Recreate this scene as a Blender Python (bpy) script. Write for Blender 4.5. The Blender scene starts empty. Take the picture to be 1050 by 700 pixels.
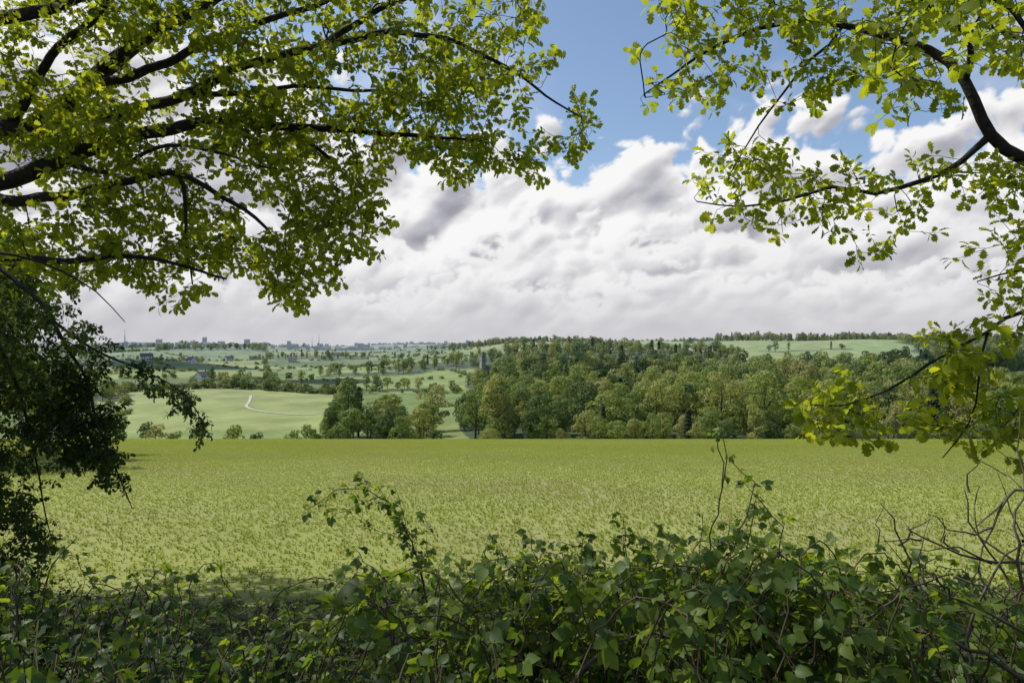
import bpy, math, random
import numpy as np
from mathutils import Vector, Matrix, noise
R=random.Random(11); rng=np.random.default_rng(11)
EYE=1.6
sc=bpy.context.scene
# image pixel coordinates projected from the camera to a given distance in metres
def B(bx,by,d): return Vector(((bx-525)/700*d, d, EYE-(by-358)/700*d))

# ---------------------------------------------------------------- terrain
YK=[-4000,-30,130,160,220,300,400,550,700,850,1000,1200,1400,1800,3000,5000,9000,14000]
ZL=[3.6,3.6,-15.45,-20,-31,-37,-36,-31,-27,-24.5,-23,-21.5,-20,-17,-5,28,42,20]
ZR=[3.6,3.6,-15.45,-20,-30,-30,-28,-25,-21,-12,-3,9,17,22,20,34,42,20]
def sstep(x,a,b):
    t=np.clip((x-a)/(b-a),0,1); return t*t*(3-2*t)
def terr(x,y):
    x=np.asarray(x,float); y=np.asarray(y,float)
    u=x/(np.abs(y)+50)
    k=sstep(u,-0.22,0.06)
    z=np.interp(y,YK,ZL)*(1-k)+np.interp(y,YK,ZR)*k
    f=sstep(y,220,420)
    z+=f*(1.3*np.sin(x/61+y/97)+1.0*np.sin(x/37-y/71+2))
    z+=13*np.exp(-((x-110)/130)**2-((y-880)/110)**2)
    z+=11*np.exp(-((x+330)/170)**2-((y-1150)/120)**2)+22*np.exp(-((x+850)/260)**2-((y-1900)/200)**2)
    z+=7*np.exp(-((x+170)/90)**2-((y-800)/80)**2)+10*np.exp(-((x+520)/130)**2-((y-900)/90)**2)
    z+=8*np.exp(-((x-560)/110)**2-((y-560)/110)**2)+8*np.exp(-((x-650)/200)**2-((y-1250)/150)**2)
    f=sstep(y,1300,3000)
    z+=f*(9*np.sin(x/410+1.3+y/900)+8*np.sin(x/190-y/700)+8*np.sin(x/700+y/300))
    f=sstep(y,3500,5500)
    z+=f*(22*np.sin(x/900+.5)+14*np.sin(x/430+y/1500))
    return z
def tz(x,y): return float(terr(x,y))
def hsh(a,b,s):
    v=np.sin(a*127.1+b*311.7+s*74.7)*43758.5453
    return v-np.floor(v)
def fields(x,y,cell):
    ya=y/.5+x*.25
    gx=np.floor(x/cell); gy=np.floor(ya/cell)
    d1=np.full(x.shape,1e9); d2=np.full(x.shape,1e9); idv=np.zeros(x.shape)
    for i in(-1,0,1):
        for j in(-1,0,1):
            cx=gx+i; cy=gy+j
            sx=(cx+.15+.7*hsh(cx,cy,1))*cell; sy=(cy+.15+.7*hsh(cx,cy,2))*cell
            d=np.hypot(x-sx,ya-sy); iv=hsh(cx,cy,3)
            m=d<d1
            d2=np.where(m,d1,np.minimum(d2,d)); idv=np.where(m,iv,idv); d1=np.where(m,d,d1)
    return d1,d2,idv
def isfar(y): return y>1200

# ---------------------------------------------------------------- node helpers
def newmat(name):
    m=bpy.data.materials.new(name); m.use_nodes=True
    nt=m.node_tree; nt.nodes.clear()
    return m,nt,nt.nodes,nt.links
def N(nt,t,**k):
    n=nt.nodes.new(t)
    for a,b in k.items(): setattr(n,a,b)
    return n
def math_(nt,op,a,b=None,c=None,clamp=False):
    n=N(nt,'ShaderNodeMath',operation=op); n.use_clamp=clamp
    for i,v in enumerate((a,b,c)):
        if v is None: continue
        if isinstance(v,(int,float)): n.inputs[i].default_value=v
        else: nt.links.new(v,n.inputs[i])
    return n.outputs[0]
def mixc(nt,f,a,b,bt='MIX'):
    n=N(nt,'ShaderNodeMix',data_type='RGBA',blend_type=bt)
    for i,v in ((0,f),(6,a),(7,b)):
        if isinstance(v,(int,float)): n.inputs[i].default_value=v
        elif isinstance(v,tuple): n.inputs[i].default_value=(*v[:3],1)
        else: nt.links.new(v,n.inputs[i])
    return n.outputs[2]
def ramp(nt,f,stops,interp='LINEAR'):
    n=N(nt,'ShaderNodeValToRGB'); cr=n.color_ramp; cr.interpolation=interp
    while len(cr.elements)<len(stops): cr.elements.new(.5)
    for e,(p,c) in zip(cr.elements,stops): e.position=p; e.color=(*c,1)
    nt.links.new(f,n.inputs[0]); return n.outputs[0]
def noi(nt,vec,scale,detail=4,rough=.5,dist=0):
    n=N(nt,'ShaderNodeTexNoise'); n.inputs['Scale'].default_value=scale
    n.inputs['Detail'].default_value=detail; n.inputs['Roughness'].default_value=rough
    n.inputs['Distortion'].default_value=dist
    if vec is not None: nt.links.new(vec,n.inputs['Vector'])
    return n.outputs[0]
def mapr(nt,v,a,b,c,d,smooth=True):
    n=N(nt,'ShaderNodeMapRange'); 
    if smooth: n.interpolation_type='SMOOTHSTEP'
    for i,q in enumerate((a,b,c,d)): n.inputs[i+1].default_value=q
    nt.links.new(v,n.inputs[0]); return n.outputs[0]

HAZE=(.27,.315,.33); HL=3800.  # aerial haze, painted into the surface colours by distance
def leafmat(name,stops,trans=(2,2,1),tw=.45,haze=False,rough=.6,spec=.15,rndw=.6,inst=False):
    """stops: colour ramp over a per-leaf / per-plant random value"""
    m,nt,nd,L=newmat(name)
    out=N(nt,'ShaderNodeOutputMaterial')
    oi=N(nt,'ShaderNodeObjectInfo')
    at=N(nt,'ShaderNodeAttribute',attribute_name='tint')
    if inst: rnd=oi.outputs['Random']
    else: rnd=N(nt,'ShaderNodeAttribute',attribute_name='irand').outputs['Fac']
    f=math_(nt,'ADD',math_(nt,'MULTIPLY',rnd,rndw),math_(nt,'MULTIPLY',at.outputs['Fac'],1-rndw))
    col=ramp(nt,f,stops)
    tcol=mixc(nt,1.0,col,tuple(t for t in trans),'MULTIPLY')
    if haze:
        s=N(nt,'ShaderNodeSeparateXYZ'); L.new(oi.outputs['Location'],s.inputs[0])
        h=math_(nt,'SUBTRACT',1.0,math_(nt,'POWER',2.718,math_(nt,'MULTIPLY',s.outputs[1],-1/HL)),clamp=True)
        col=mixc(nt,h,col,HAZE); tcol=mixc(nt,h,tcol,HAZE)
    p=N(nt,'ShaderNodeBsdfPrincipled'); L.new(col,p.inputs['Base Color'])
    p.inputs['Roughness'].default_value=rough; p.inputs['Specular IOR Level'].default_value=spec
    t=N(nt,'ShaderNodeBsdfTranslucent'); L.new(tcol,t.inputs['Color'])
    mx=N(nt,'ShaderNodeMixShader'); mx.inputs[0].default_value=tw
    L.new(p.outputs[0],mx.inputs[1]); L.new(t.outputs[0],mx.inputs[2]); L.new(mx.outputs[0],out.inputs[0])
    return m
def solid(name,c,c2=None,scale=8,rough=.85,bump=0.0,haze=0):
    m,nt,nd,L=newmat(name); out=N(nt,'ShaderNodeOutputMaterial'); p=N(nt,'ShaderNodeBsdfPrincipled')
    p.inputs['Roughness'].default_value=rough; p.inputs['Specular IOR Level'].default_value=.2
    tc=N(nt,'ShaderNodeTexCoord'); n=noi(nt,tc.outputs['Object'],scale,3,.6)
    c2=c2 or tuple(v*.6 for v in c)
    col=ramp(nt,n,[(.3,c2),(.7,c)])
    if haze: col=mixc(nt,haze,col,HAZE)
    L.new(col,p.inputs['Base Color'])
    if bump:
        b=N(nt,'ShaderNodeBump'); b.inputs['Strength'].default_value=bump; b.inputs['Distance'].default_value=.02
        L.new(n,b.inputs['Height']); L.new(b.outputs[0],p.inputs['Normal'])
    L.new(p.outputs[0],out.inputs[0]); return m

bark=solid('oak_bark',(.045,.037,.03),(.014,.012,.010),25,.9,.6)
twigm=solid('dry_twig',(.13,.10,.07),(.05,.038,.028),30,.8)
stemm=solid('bramble_stem',(.10,.075,.035),(.045,.03,.02),20,.7)
farbark=solid('woodland_bark',(.09,.08,.065),None,2)
M_oakL=leafmat('oak_leaf_left',[(0,(.05,.08,.008)),(.5,(.105,.145,.013)),(1,(.185,.22,.022))],(3.4,2.9,1.2),.58)  # leaf colours of the left oak, a little deeper than the right
M_oakR=leafmat('oak_leaf_young',[(0,(.065,.10,.01)),(.5,(.12,.16,.014)),(1,(.20,.235,.022))],(3.4,2.95,1.2),.6)
M_haw=leafmat('hawthorn_leaf',[(0,(.018,.036,.008)),(.6,(.035,.06,.012)),(1,(.065,.09,.015))],(2.3,2.3,1.2),.4)  # dark leaf colour includes the shade of the canopy above
M_bram=leafmat('bramble_leaf',[(0,(.025,.055,.010)),(.45,(.065,.11,.016)),(1,(.16,.215,.028))],(3.0,2.7,1.2),.44,rough=.5,spec=.3)
M_und=leafmat('undergrowth_leaf',[(0,(.014,.034,.007)),(.5,(.036,.07,.012)),(1,(.11,.16,.02))],(2.7,2.5,1.2),.4,rough=.5,spec=.25)
M_crop=leafmat('crop_leaf',[(0,(.22,.26,.05)),(.5,(.29,.335,.07)),(1,(.37,.40,.10))],(1.4,1.35,.9),.35,rndw=.15,inst=True)
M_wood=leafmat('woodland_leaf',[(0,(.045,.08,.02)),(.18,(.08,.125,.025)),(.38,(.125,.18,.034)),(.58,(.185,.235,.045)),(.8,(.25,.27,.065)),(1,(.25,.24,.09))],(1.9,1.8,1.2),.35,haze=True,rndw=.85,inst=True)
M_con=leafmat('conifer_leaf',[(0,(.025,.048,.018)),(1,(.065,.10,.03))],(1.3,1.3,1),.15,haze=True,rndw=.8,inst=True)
M_maple=leafmat('maple_leaf',[(0,(.03,.055,.008)),(.6,(.06,.095,.012)),(1,(.10,.14,.02))],(2.2,2.2,1.3),.4,inst=True)

# ---------------------------------------------------------------- mesh helpers
class Acc:
    def __init__(s): s.V=[]; s.F=[]; s.M=[]; s.T=[]
    def add(s,vs,fs,mi=0,tint=.5):
        b=len(s.V); s.V.extend(tuple(v) for v in vs)
        s.T.extend([tint]*len(vs))
        for f in fs: s.F.append(tuple(i+b for i in f)); s.M.append(mi)
    def tube(s,pts,rad,n=6,mi=0,cap=True):
        if len(pts)<2: return
        pts=[Vector(p) for p in pts]
        b=len(s.V); up=Vector((.13,.21,1)).normalized()
        for i,p in enumerate(pts):
            t=(pts[min(i+1,len(pts)-1)]-pts[max(i-1,0)])
            if t.length<1e-7: t=Vector((0,0,1))
            t.normalize()
            if i==0:
                a=t.cross(up)
                if a.length<.05: a=t.cross(Vector((1,0,0)))
            else:
                a=a-t*a.dot(t)
                if a.length<1e-4: a=t.orthogonal()
            a.normalize(); c=t.cross(a)
            for k in range(n):
                an=2*math.pi*k/n
                s.V.append(tuple(p+(a*math.cos(an)+c*math.sin(an))*float(rad[i]))); s.T.append(.5)
        for i in range(len(pts)-1):
            for k in range(n):
                k2=(k+1)%n
                s.F.append((b+i*n+k,b+i*n+k2,b+(i+1)*n+k2,b+(i+1)*n+k)); s.M.append(mi)
        if cap:
            s.F.append(tuple(b+(len(pts)-1)*n+k for k in range(n))); s.M.append(mi)
    def box(s,c,sz,mi=0):
        x,y,z=c; a,b_,h=sz[0]/2,sz[1]/2,sz[2]/2
        vs=[(x+i*a,y+j*b_,z+k*h) for k in(-1,1) for j in(-1,1) for i in(-1,1)]
        s.add(vs,[(0,2,3,1),(4,5,7,6),(0,1,5,4),(2,6,7,3),(0,4,6,2),(1,3,7,5)],mi)
    def obj(s,name,mats,smooth=True,link=True,parent=None):
        me=bpy.data.meshes.new(name); me.from_pydata(s.V,[],s.F)
        for m in mats: me.materials.append(m)
        me.polygons.foreach_set('material_index',s.M)
        a=me.attributes.new('tint','FLOAT','POINT'); a.data.foreach_set('value',s.T)
        if smooth: me.polygons.foreach_set('use_smooth',[True]*len(s.F))
        me.update()
        o=bpy.data.objects.new(name,me)
        if link: sc.collection.objects.link(o)
        if parent: o.parent=parent
        return o
def gridmesh(name,P,F):
    me=bpy.data.meshes.new(name)
    me.vertices.add(len(P)); me.vertices.foreach_set('co',P.ravel())
    me.loops.add(F.size); me.loops.foreach_set('vertex_index',F.ravel())
    me.polygons.add(len(F)); me.polygons.foreach_set('loop_start',np.arange(0,F.size,4)); me.polygons.foreach_set('loop_total',np.full(len(F),4))
    me.update(calc_edges=True); me.polygons.foreach_set('use_smooth',np.ones(len(F),bool))
    return me
def instancer(name,pts,rots,scales,idx,sources,parent=None,realize=False):
    col=bpy.data.collections.new(name+'_parts')
    for o in sources: col.objects.link(o)
    me=bpy.data.meshes.new(name); me.from_pydata([tuple(p) for p in pts],[],[])
    n=len(pts)
    a=me.attributes.new('rot','FLOAT_VECTOR','POINT'); a.data.foreach_set('vector',np.asarray(rots,dtype=np.float32).ravel())
    a=me.attributes.new('scl','FLOAT_VECTOR','POINT')
    s=np.asarray(scales,dtype=np.float32)
    if s.ndim==1: s=np.repeat(s[:,None],3,1)
    a.data.foreach_set('vector',s.ravel())
    a=me.attributes.new('idx','INT','POINT'); a.data.foreach_set('value',np.asarray(idx,dtype=np.int32))
    a=me.attributes.new('irand','FLOAT','POINT'); a.data.foreach_set('value',rng.random(n).astype(np.float32))
    o=bpy.data.objects.new(name,me); sc.collection.objects.link(o)
    if parent: o.parent=parent
    g=bpy.data.node_groups.new(name+'_scatter','GeometryNodeTree')
    g.interface.new_socket('Geometry',in_out='INPUT',socket_type='NodeSocketGeometry')
    g.interface.new_socket('Geometry',in_out='OUTPUT',socket_type='NodeSocketGeometry')
    gi=g.nodes.new('NodeGroupInput'); go=g.nodes.new('NodeGroupOutput')
    iop=g.nodes.new('GeometryNodeInstanceOnPoints'); ci=g.nodes.new('GeometryNodeCollectionInfo')
    ci.inputs['Collection'].default_value=col
    ci.inputs['Separate Children'].default_value=True; ci.inputs['Reset Children'].default_value=True
    def na(nm,t):
        q=g.nodes.new('GeometryNodeInputNamedAttribute'); q.data_type=t; q.inputs['Name'].default_value=nm; return q.outputs[0]
    e=g.nodes.new('FunctionNodeEulerToRotation')
    L=g.links
    L.new(gi.outputs[0],iop.inputs['Points']); L.new(ci.outputs[0],iop.inputs['Instance'])
    iop.inputs['Pick Instance'].default_value=True
    L.new(na('idx','INT'),iop.inputs['Instance Index'])
    L.new(na('rot','FLOAT_VECTOR'),e.inputs[0]); L.new(e.outputs[0],iop.inputs['Rotation'])
    L.new(na('scl','FLOAT_VECTOR'),iop.inputs['Scale'])
    if realize:
        rz=g.nodes.new('GeometryNodeRealizeInstances'); L.new(iop.outputs[0],rz.inputs[0]); L.new(rz.outputs[0],go.inputs[0])
    else: L.new(iop.outputs[0],go.inputs[0])
    md=o.modifiers.new('scatter','NODES'); md.node_group=g
    return o

OAK=[(0,.015),(.14,.04),(.25,.22),(.34,.12),(.44,.32),(.55,.17),(.68,.38),(.78,.22),(.9,.26),(1,0)]
OVATE=[(0,.0),(.1,.2),(.17,.31),(.26,.33),(.33,.39),(.48,.38),(.55,.34),(.68,.28),(.82,.15),(1,0)]
HAWT=[(0,.02),(.4,.34),(.55,.2),(.72,.36),(1,0)]
NETTLE=[(0,.06),(.12,.28),(.33,.33),(.6,.23),(1,0)]
def leaf(acc,base,d,nrm,size,prof,tint,mi=0,fold=.25,curl=.25,stalk=.1):
    d=d.normalized(); side=d.cross(nrm)
    if side.length<.01: side=d.orthogonal()
    side.normalize(); up=side.cross(d).normalized()
    base=base+d*size*stalk
    k=len(prof)
    def pos(t,w,s): return base+d*(t*size)+side*(s*w*size)+up*(abs(w)*fold*size-curl*size*t*t)
    mid=[pos(t,0,0) for t,w in prof]
    Lf=[pos(t,w,1) for t,w in prof]; Rt=[pos(t,w,-1) for t,w in prof]
    vs=mid+Lf+Rt
    fs=[]
    for i in range(k-1):
        if i==k-2: fs.append((i,i+1,k+i)); fs.append((i,2*k+i,i+1))
        else: fs.append((i,i+1,k+i+1,k+i)); fs.append((i,2*k+i,2*k+i+1,i+1))
    acc.add(vs,fs,mi,tint)
def rv(r,z=1.0): return Vector((r.uniform(-1,1),r.uniform(-1,1),r.uniform(-1,1)*z))
def cluster(name,seed,n,prof,size,tl,mats,tilt=.9):
    r=random.Random(seed); a=Acc()
    pts=[Vector((0,0,0))]
    d=Vector((1,0,.1))
    for i in range(4):
        d=(d+rv(r)*.25).normalized(); pts.append(pts[-1]+d*tl/4)
    a.tube(pts,[.0022*(1-.15*i) for i in range(5)],3,1)
    for i in range(n):
        t=(i+.5)/n; t=t**.7; j=min(3,int(t*4)); p=pts[j].lerp(pts[j+1],t*4-j)
        an=i*2.4+r.uniform(-.5,.5); o=Vector((r.uniform(.1,1.0),math.cos(an),math.sin(an)*.7-.2))
        if i==n-1: o=Vector((1,0,-.1))
        nr=Vector((0,0,1))+rv(r)*tilt
        leaf(a,p,o,nr,size*r.uniform(.6,1.2),prof,r.random(),0,r.uniform(.05,.4),r.uniform(-.05,.5))
    return a.obj(name,mats,True,False)

# ---------------------------------------------------------------- tree growth
def catmull(P,step):
    out=[]
    P=[P[0]*2-P[1]]+P+[P[-1]*2-P[-2]]
    for i in range(1,len(P)-2):
        n=max(2,int((P[i+1]-P[i]).length/step))
        for k in range(n):
            t=k/n; a,b,c,d=P[i-1],P[i],P[i+1],P[i+2]
            out.append(.5*((2*b)+(c-a)*t+(2*a-5*b+4*c-d)*t*t+(3*b-a-3*c+d)*t**3))
    out.append(P[-2]); return out
def grow(name,limbs,attr,seed,mat,step=.12,tip=.0024,ex=.43,jit=.02,gn=.05):
    r=random.Random(seed)
    MX=120000; pos=np.zeros((MX,3)); par=np.full(MX,-1); rm=np.zeros(MX); n=0
    def addn(p,pa,rr):
        nonlocal n
        pos[n]=p; par[n]=pa; rm[n]=rr; n+=1; return n-1
    for li,(P,r0,r1) in enumerate(limbs):
        C=catmull(P,step)
        prev=-1
        if li>0:
            q=np.array(C[0]); prev=int(np.argmin(((pos[:n]-q)**2).sum(1)))
        for i,c in enumerate(C):
            f=i/(len(C)-1)
            w=Vector(c)+noise.noise_vector(Vector(c)*2.3+Vector((li*9,0,0)))*gn*min(1,f*4)
            if li>0 and i==0: continue
            prev=addn(w,prev,r0*(1-f)+r1*f)
    A=np.array([tuple(a) for a in attr]); n0=n
    dd=np.array([((pos[:n0]-a)**2).sum(1).min() for a in A])
    tips=[]
    for ai in np.argsort(dd):
        a=A[ai]; d2=((pos[:n]-a)**2).sum(1)
        k=int(np.argmin(d2)); P0=Vector(pos[k]); T=Vector(a); D=(T-P0); L=D.length
        pd=Vector(pos[k]-pos[par[k]]) if par[k]>=0 else Vector((0,0,1))
        if pd.length>0: pd.normalize()
        c1=P0+pd*L*.35; m=max(2,int(L/.09)); prev=k
        for i in range(1,m+1):
            t=i/m; q=P0.lerp(c1,t).lerp(c1.lerp(T,t),t)
            if i<m: q=q+rv(r)*jit*min(1,L*3)
            prev=addn(q,prev,0)
        dr=Vector(pos[prev]-pos[par[prev]])
        if dr.length<1e-6: dr=Vector((1,0,0))
        tips.append((Vector(pos[prev]),dr))
    cnt=np.zeros(n); ch=[[] for _ in range(n)]
    leafn=np.ones(n,bool)
    for i in range(n):
        if par[i]>=0: leafn[par[i]]=False; ch[par[i]].append(i)
    cnt[leafn]=1
    for i in range(n-1,0,-1):
        if par[i]>=0: cnt[par[i]]+=cnt[i]
    rad=np.maximum(tip*cnt**ex,rm[:n])
    acc=Acc(); st=[(0,None)]
    while st:
        s,pa=st.pop(); chain=[]; rr=[]
        if pa is not None: chain.append(pos[pa]); rr.append(min(rad[pa],rad[s]*1.25))
        c=s
        while True:
            chain.append(pos[c]); rr.append(rad[c])
            if not ch[c]: break
            k=max(ch[c],key=lambda q:(cnt[q],rad[q]))
            for q in ch[c]:
                if q!=k: st.append((q,c))
            c=k
        big=max(rr)
        acc.tube(chain,rr,10 if big>.04 else (6 if big>.012 else 4))
    o=acc.obj(name,[mat]); return o,tips
def inpoly(x,y,P):
    c=False; j=len(P)-1
    for i in range(len(P)):
        if (P[i][1]>y)!=(P[j][1]>y) and x<(P[j][0]-P[i][0])*(y-P[i][1])/(P[j][1]-P[i][1])+P[i][0]: c=not c
        j=i
    return c
def sample(P,n,d0,d1,r,thr=-1,fr=1.2,seed=0):
    xs=[p[0] for p in P]; ys=[p[1] for p in P]; out=[]; g=0
    while len(out)<n and g<n*60:
        g+=1
        x=r.uniform(min(xs),max(xs)); y=r.uniform(min(ys),max(ys))
        if not inpoly(x,y,P): continue
        q=B(x,y,r.uniform(d0,d1))
        if noise.noise(q*fr+Vector((seed,0,0)))<thr: continue
        out.append(q)
    return out
def leafrot(tips,r,roll=.9):
    ro=[]
    for p,d in tips:
        yaw=math.atan2(d.y,d.x)+r.uniform(-.6,.6); h=math.hypot(d.x,d.y)
        pitch=-math.atan2(d.z,h)*.7+r.uniform(-.5,.6)
        ro.append((r.uniform(-roll,roll),pitch,yaw))
    return ro

# ============ left oak
r=random.Random(3)
def LB(lst): return [B(*q) for q in lst]
tx,ty=-8.1,7.2
g0=tz(tx,ty)
limbs=[([Vector((tx,ty,g0-.1)),Vector((tx+.05,ty,1)),Vector((tx-.05,ty,2.6)),Vector((tx+.1,ty-.1,4)),Vector((tx+.2,ty-.2,6))],.42,.22),
 (LB([(-270,225,7.2),(-100,196,7.1),(0,187,7),(60,166,6.9),(120,143,6.9),(200,126,7),(290,127,7.1),(370,135,7.1),(430,138,7.1),(500,146,7)]),.14,.010),
 (LB([(-270,180,7.2),(-80,142,7.4),(0,131,7.5),(40,126,7.5),(90,85,7.6),(140,42,7.6),(190,15,7.7),(240,-15,7.8),(300,-50,7.8)]),.16,.045),
 (LB([(40,126,7.5),(110,118,7.3),(180,98,7.1),(250,68,7),(330,45,6.8),(400,32,6.8),(470,45,6.8),(530,75,6.9),(590,118,7)]),.07,.008),
 (LB([(-270,300,7.2),(-60,259,6.4),(0,263,6.2),(80,268,6.1),(140,261,6.1),(190,272,6.2),(235,285,6.3)]),.09,.010),
 (LB([(-100,196,7.1),(0,206,6.9),(70,199,6.8),(130,186,6.7),(180,178,6.7),(225,200,6.7),(270,235,6.6),(305,285,6.6)]),.075,.008),
 (LB([(290,127,7.1),(335,160,7.2),(365,205,7.2),(372,240,7.2)]),.026,.007),
 (LB([(-270,80,7.2),(-80,50,6.6),(0,16,6.3),(60,4,6.2),(130,-25,6.2),(220,-60,6.2)]),.11,.03),
 (LB([(180,98,7.1),(230,95,7.4),(300,88,7.6),(370,92,7.7),(440,100,7.7),(480,120,7.6)]),.034,.007),
 (LB([(90,85,7.6),(150,72,7.4),(210,40,7.3),(270,22,7.2),(330,0,7.2),(390,-30,7.2)]),.055,.02),
 (LB([(0,131,7.5),(30,95,7.2),(50,55,7.0),(95,20,7.0),(120,-30,7.0)]),.06,.03),
 (LB([(60,166,6.9),(110,172,6.7),(170,150,6.6),(230,158,6.6),(290,175,6.6)]),.03,.008),
 (LB([(330,45,6.8),(390,8,7),(450,-20,7.2),(520,-30,7.3)]),.035,.012),
 (LB([(185,178,6.7),(190,215,6.6),(188,250,6.6),(196,290,6.6)]),.024,.007),
 ([Vector((tx+.2,ty-.2,6)),Vector((-6.5,6,6.1)),Vector((-4.8,5,5.9)),Vector((-3.2,4.5,5.8)),Vector((-1.8,4.3,5.7))],.12,.02)]
A=[]
P_a=[(-120,-90),(565,-90),(552,-10),(548,30),(560,60),(520,95),(430,110),(330,110),(200,118),(60,150),(-120,150)]
P_b=[(560,60),(590,95),(612,140),(600,158),(560,150),(548,190),(530,192),(500,168),(470,190),(452,165),(400,158),(392,190),(388,235),(372,262),(350,250),(340,200),(300,165),(200,140),(200,110),(430,90)]
P_c=[(0,140),(200,120),(300,160),(335,200),(358,268),(330,292),(300,322),(268,288),(240,284),(222,265),(196,322),(160,290),(100,290),(-100,300),(-100,150)]
A+=sample(P_a,1080,5.8,8.6,r,-.07,1.3)
A+=sample(P_b,340,6.4,7.7,r,-.08,1.5)
A+=sample(P_c,560,5.9,7.6,r,-.08,1.5)
A+=[Vector((r.uniform(-11.5,-3),r.uniform(5,9.5),r.uniform(5.4,7.2))) for _ in range(120)]
A+=[Vector((r.uniform(-9,-2.2),r.uniform(3.0,6.2),r.uniform(5.0,6.6))) for _ in range(330)]  # crown part above the view, added to shade the foreground
oak,tips=grow('oak_tree',limbs,A,5,bark,ex=.45)
src=[cluster('oak_twig_%d'%i,20+i,9,OAK,.092,.2,[M_oakL,bark]) for i in range(8)]
pts=[];ro=[];scl=[]
base=leafrot(tips,r)
for (p,d),q in zip(tips,base):
    pts.append(p); ro.append(q); scl.append(r.uniform(.7,1.15))
    if r.random()<.7:
        pts.append(p-d.normalized()*r.uniform(.05,.16)); ro.append((q[0]+r.uniform(-.7,.7),q[1],q[2]+r.choice((-1,1))*r.uniform(.6,1.3))); scl.append(r.uniform(.6,1))
instancer('oak_leaves',pts,ro,scl,[r.randrange(8) for _ in pts],src,oak,True)

# ============ right oak
r=random.Random(8)
tx,ty=5.6,4.7; g0=tz(tx,ty)
limbs=[([Vector((tx,ty,g0-.1)),Vector((tx+.05,ty,1)),Vector((tx-.08,ty,2.4)),Vector((tx,ty,4)),Vector((tx+.1,ty-.1,5.5))],.3,.16),
 (LB([(1330,330,4.9),(1200,235,4.7),(1110,192,4.5),(1050,166,4.4),(1016,138,4.4),(992,82,4.4),(955,48,4.5),(890,30,4.6),(820,22,4.7),(760,35,4.8),(705,62,4.9),(660,98,4.9)]),.07,.005),
 (LB([(1016,138,4.4),(985,166,4.5),(950,186,4.6),(900,196,4.7),(855,192,4.7),(810,205,4.8),(760,215,4.8),(715,205,4.8)]),.022,.004),
 (LB([(1330,380,4.9),(1150,315,4.5),(1050,322,4.2),(1010,343,4.1),(960,372,4.1),(912,398,4.1),(865,416,4.1),(832,418,4.1)]),.03,.004),
 (LB([(1010,343,4.1),(1003,390,4.1),(990,435,4.1),(965,466,4.1)]),.010,.003),
 (LB([(992,82,4.4),(1000,40,4.1),(960,5,3.9),(910,-30,3.8)]),.02,.008),
 (LB([(870,28,4.6),(820,75,4.6),(780,130,4.7),(748,180,4.7)]),.012,.004),
 (LB([(1110,192,4.5),(1090,100,4.0),(1050,30,3.6),(1000,-10,3.4)]),.03,.01),
 (LB([(1200,235,4.7),(1120,262,4.6),(1050,275,4.5),(1005,290,4.5)]),.02,.004),
 (LB([(1110,318,4.4),(1080,380,4.2),(1040,420,4.1),(1020,455,4.1)]),.012,.003)]
Q1=[(640,92),(662,40),(690,0),(690,-60),(1150,-60),(1150,60),(1060,70),(1010,45),(960,85),(925,70),(880,65),(850,95),(820,120),(790,80),(750,75),(725,110),(690,100),(650,118)]
Q2=[(694,198),(735,160),(790,140),(815,180),(900,172),(960,158),(1020,165),(1080,150),(1080,215),(1010,200),(945,205),(950,250),(885,266),(850,225),(800,240),(750,225)]
Q3=[(985,245),(1030,215),(1150,230),(1150,350),(1050,335),(1000,312)]
Q4=[(820,410),(880,378),(960,345),(1010,325),(1060,350),(1060,375),(975,392),(910,425),(880,458),(842,450)]
Q5=[(940,430),(1000,395),(1060,415),(1060,475),(980,468)]
A=sample(Q1,340,3.9,5.2,r,-.10,2.2)+sample(Q2,105,4.3,5.0,r,-.1,2.5)+sample(Q3,66,4.0,4.8,r,-.15,2)+sample(Q4,52,3.9,4.3,r,-.1,2)+sample(Q5,26,3.9,4.3,r,-.1,2)
A+=sample([(880,80),(960,120),(1060,60),(1060,-40),(860,-40)],45,2.9,3.5,r)
A+=[Vector((r.uniform(3.2,8),r.uniform(3.4,7.5),r.uniform(4.3,6))) for _ in range(90)]
oak2,tips=grow('oak_tree',limbs,A,6,bark,jit=.014,gn=.04,tip=.0019)
src=[cluster('young_oak_twig_%d'%i,50+i,8,OAK,.085,.15,[M_oakR,bark]) for i in range(8)]
pts=[];ro=[];scl=[]
base=leafrot(tips,r,.9)
for (p,d),q in zip(tips,base):
    pts.append(p); ro.append((q[0],q[1]+.15,q[2])); scl.append(r.uniform(.6,1.1))
    if r.random()<.4:
        pts.append(p-d.normalized()*r.uniform(.05,.12)); ro.append((q[0]+r.uniform(-.7,.7),q[1],q[2]+r.choice((-1,1))*r.uniform(.6,1.3))); scl.append(r.uniform(.55,.9))
instancer('oak_leaves',pts,ro,scl,[r.randrange(8) for _ in pts],src,oak2,True)

# ============ hawthorn hanging at the left
r=random.Random(9)
tx,ty=-5.6,4.9; g0=tz(tx,ty)
limbs=[([Vector((tx,ty,g0-.1)),Vector((tx+.1,ty,.8)),Vector((tx,ty+.1,2)),Vector((tx+.15,ty,3))],.12,.05),
 (LB([(-230,200,4.9),(-110,215,4.8),(-30,255,4.7),(30,300,4.6),(75,365,4.6),(105,440,4.5),(136,522,4.5)]),.03,.003),
 (LB([(50,325,4.6),(95,360,4.6),(150,380,4.6),(193,402,4.6),(210,438,4.6)]),.010,.003),
 (LB([(-110,215,4.8),(-40,290,4.7),(10,380,4.7),(38,470,4.7),(55,552,4.7)]),.02,.003),
 (LB([(-110,300,4.8),(-60,380,4.7),(-30,460,4.6),(0,540,4.6)]),.015,.003),
 (LB([(-30,255,4.7),(40,268,4.8),(100,300,4.9),(130,330,4.9)]),.012,.003)]
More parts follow.
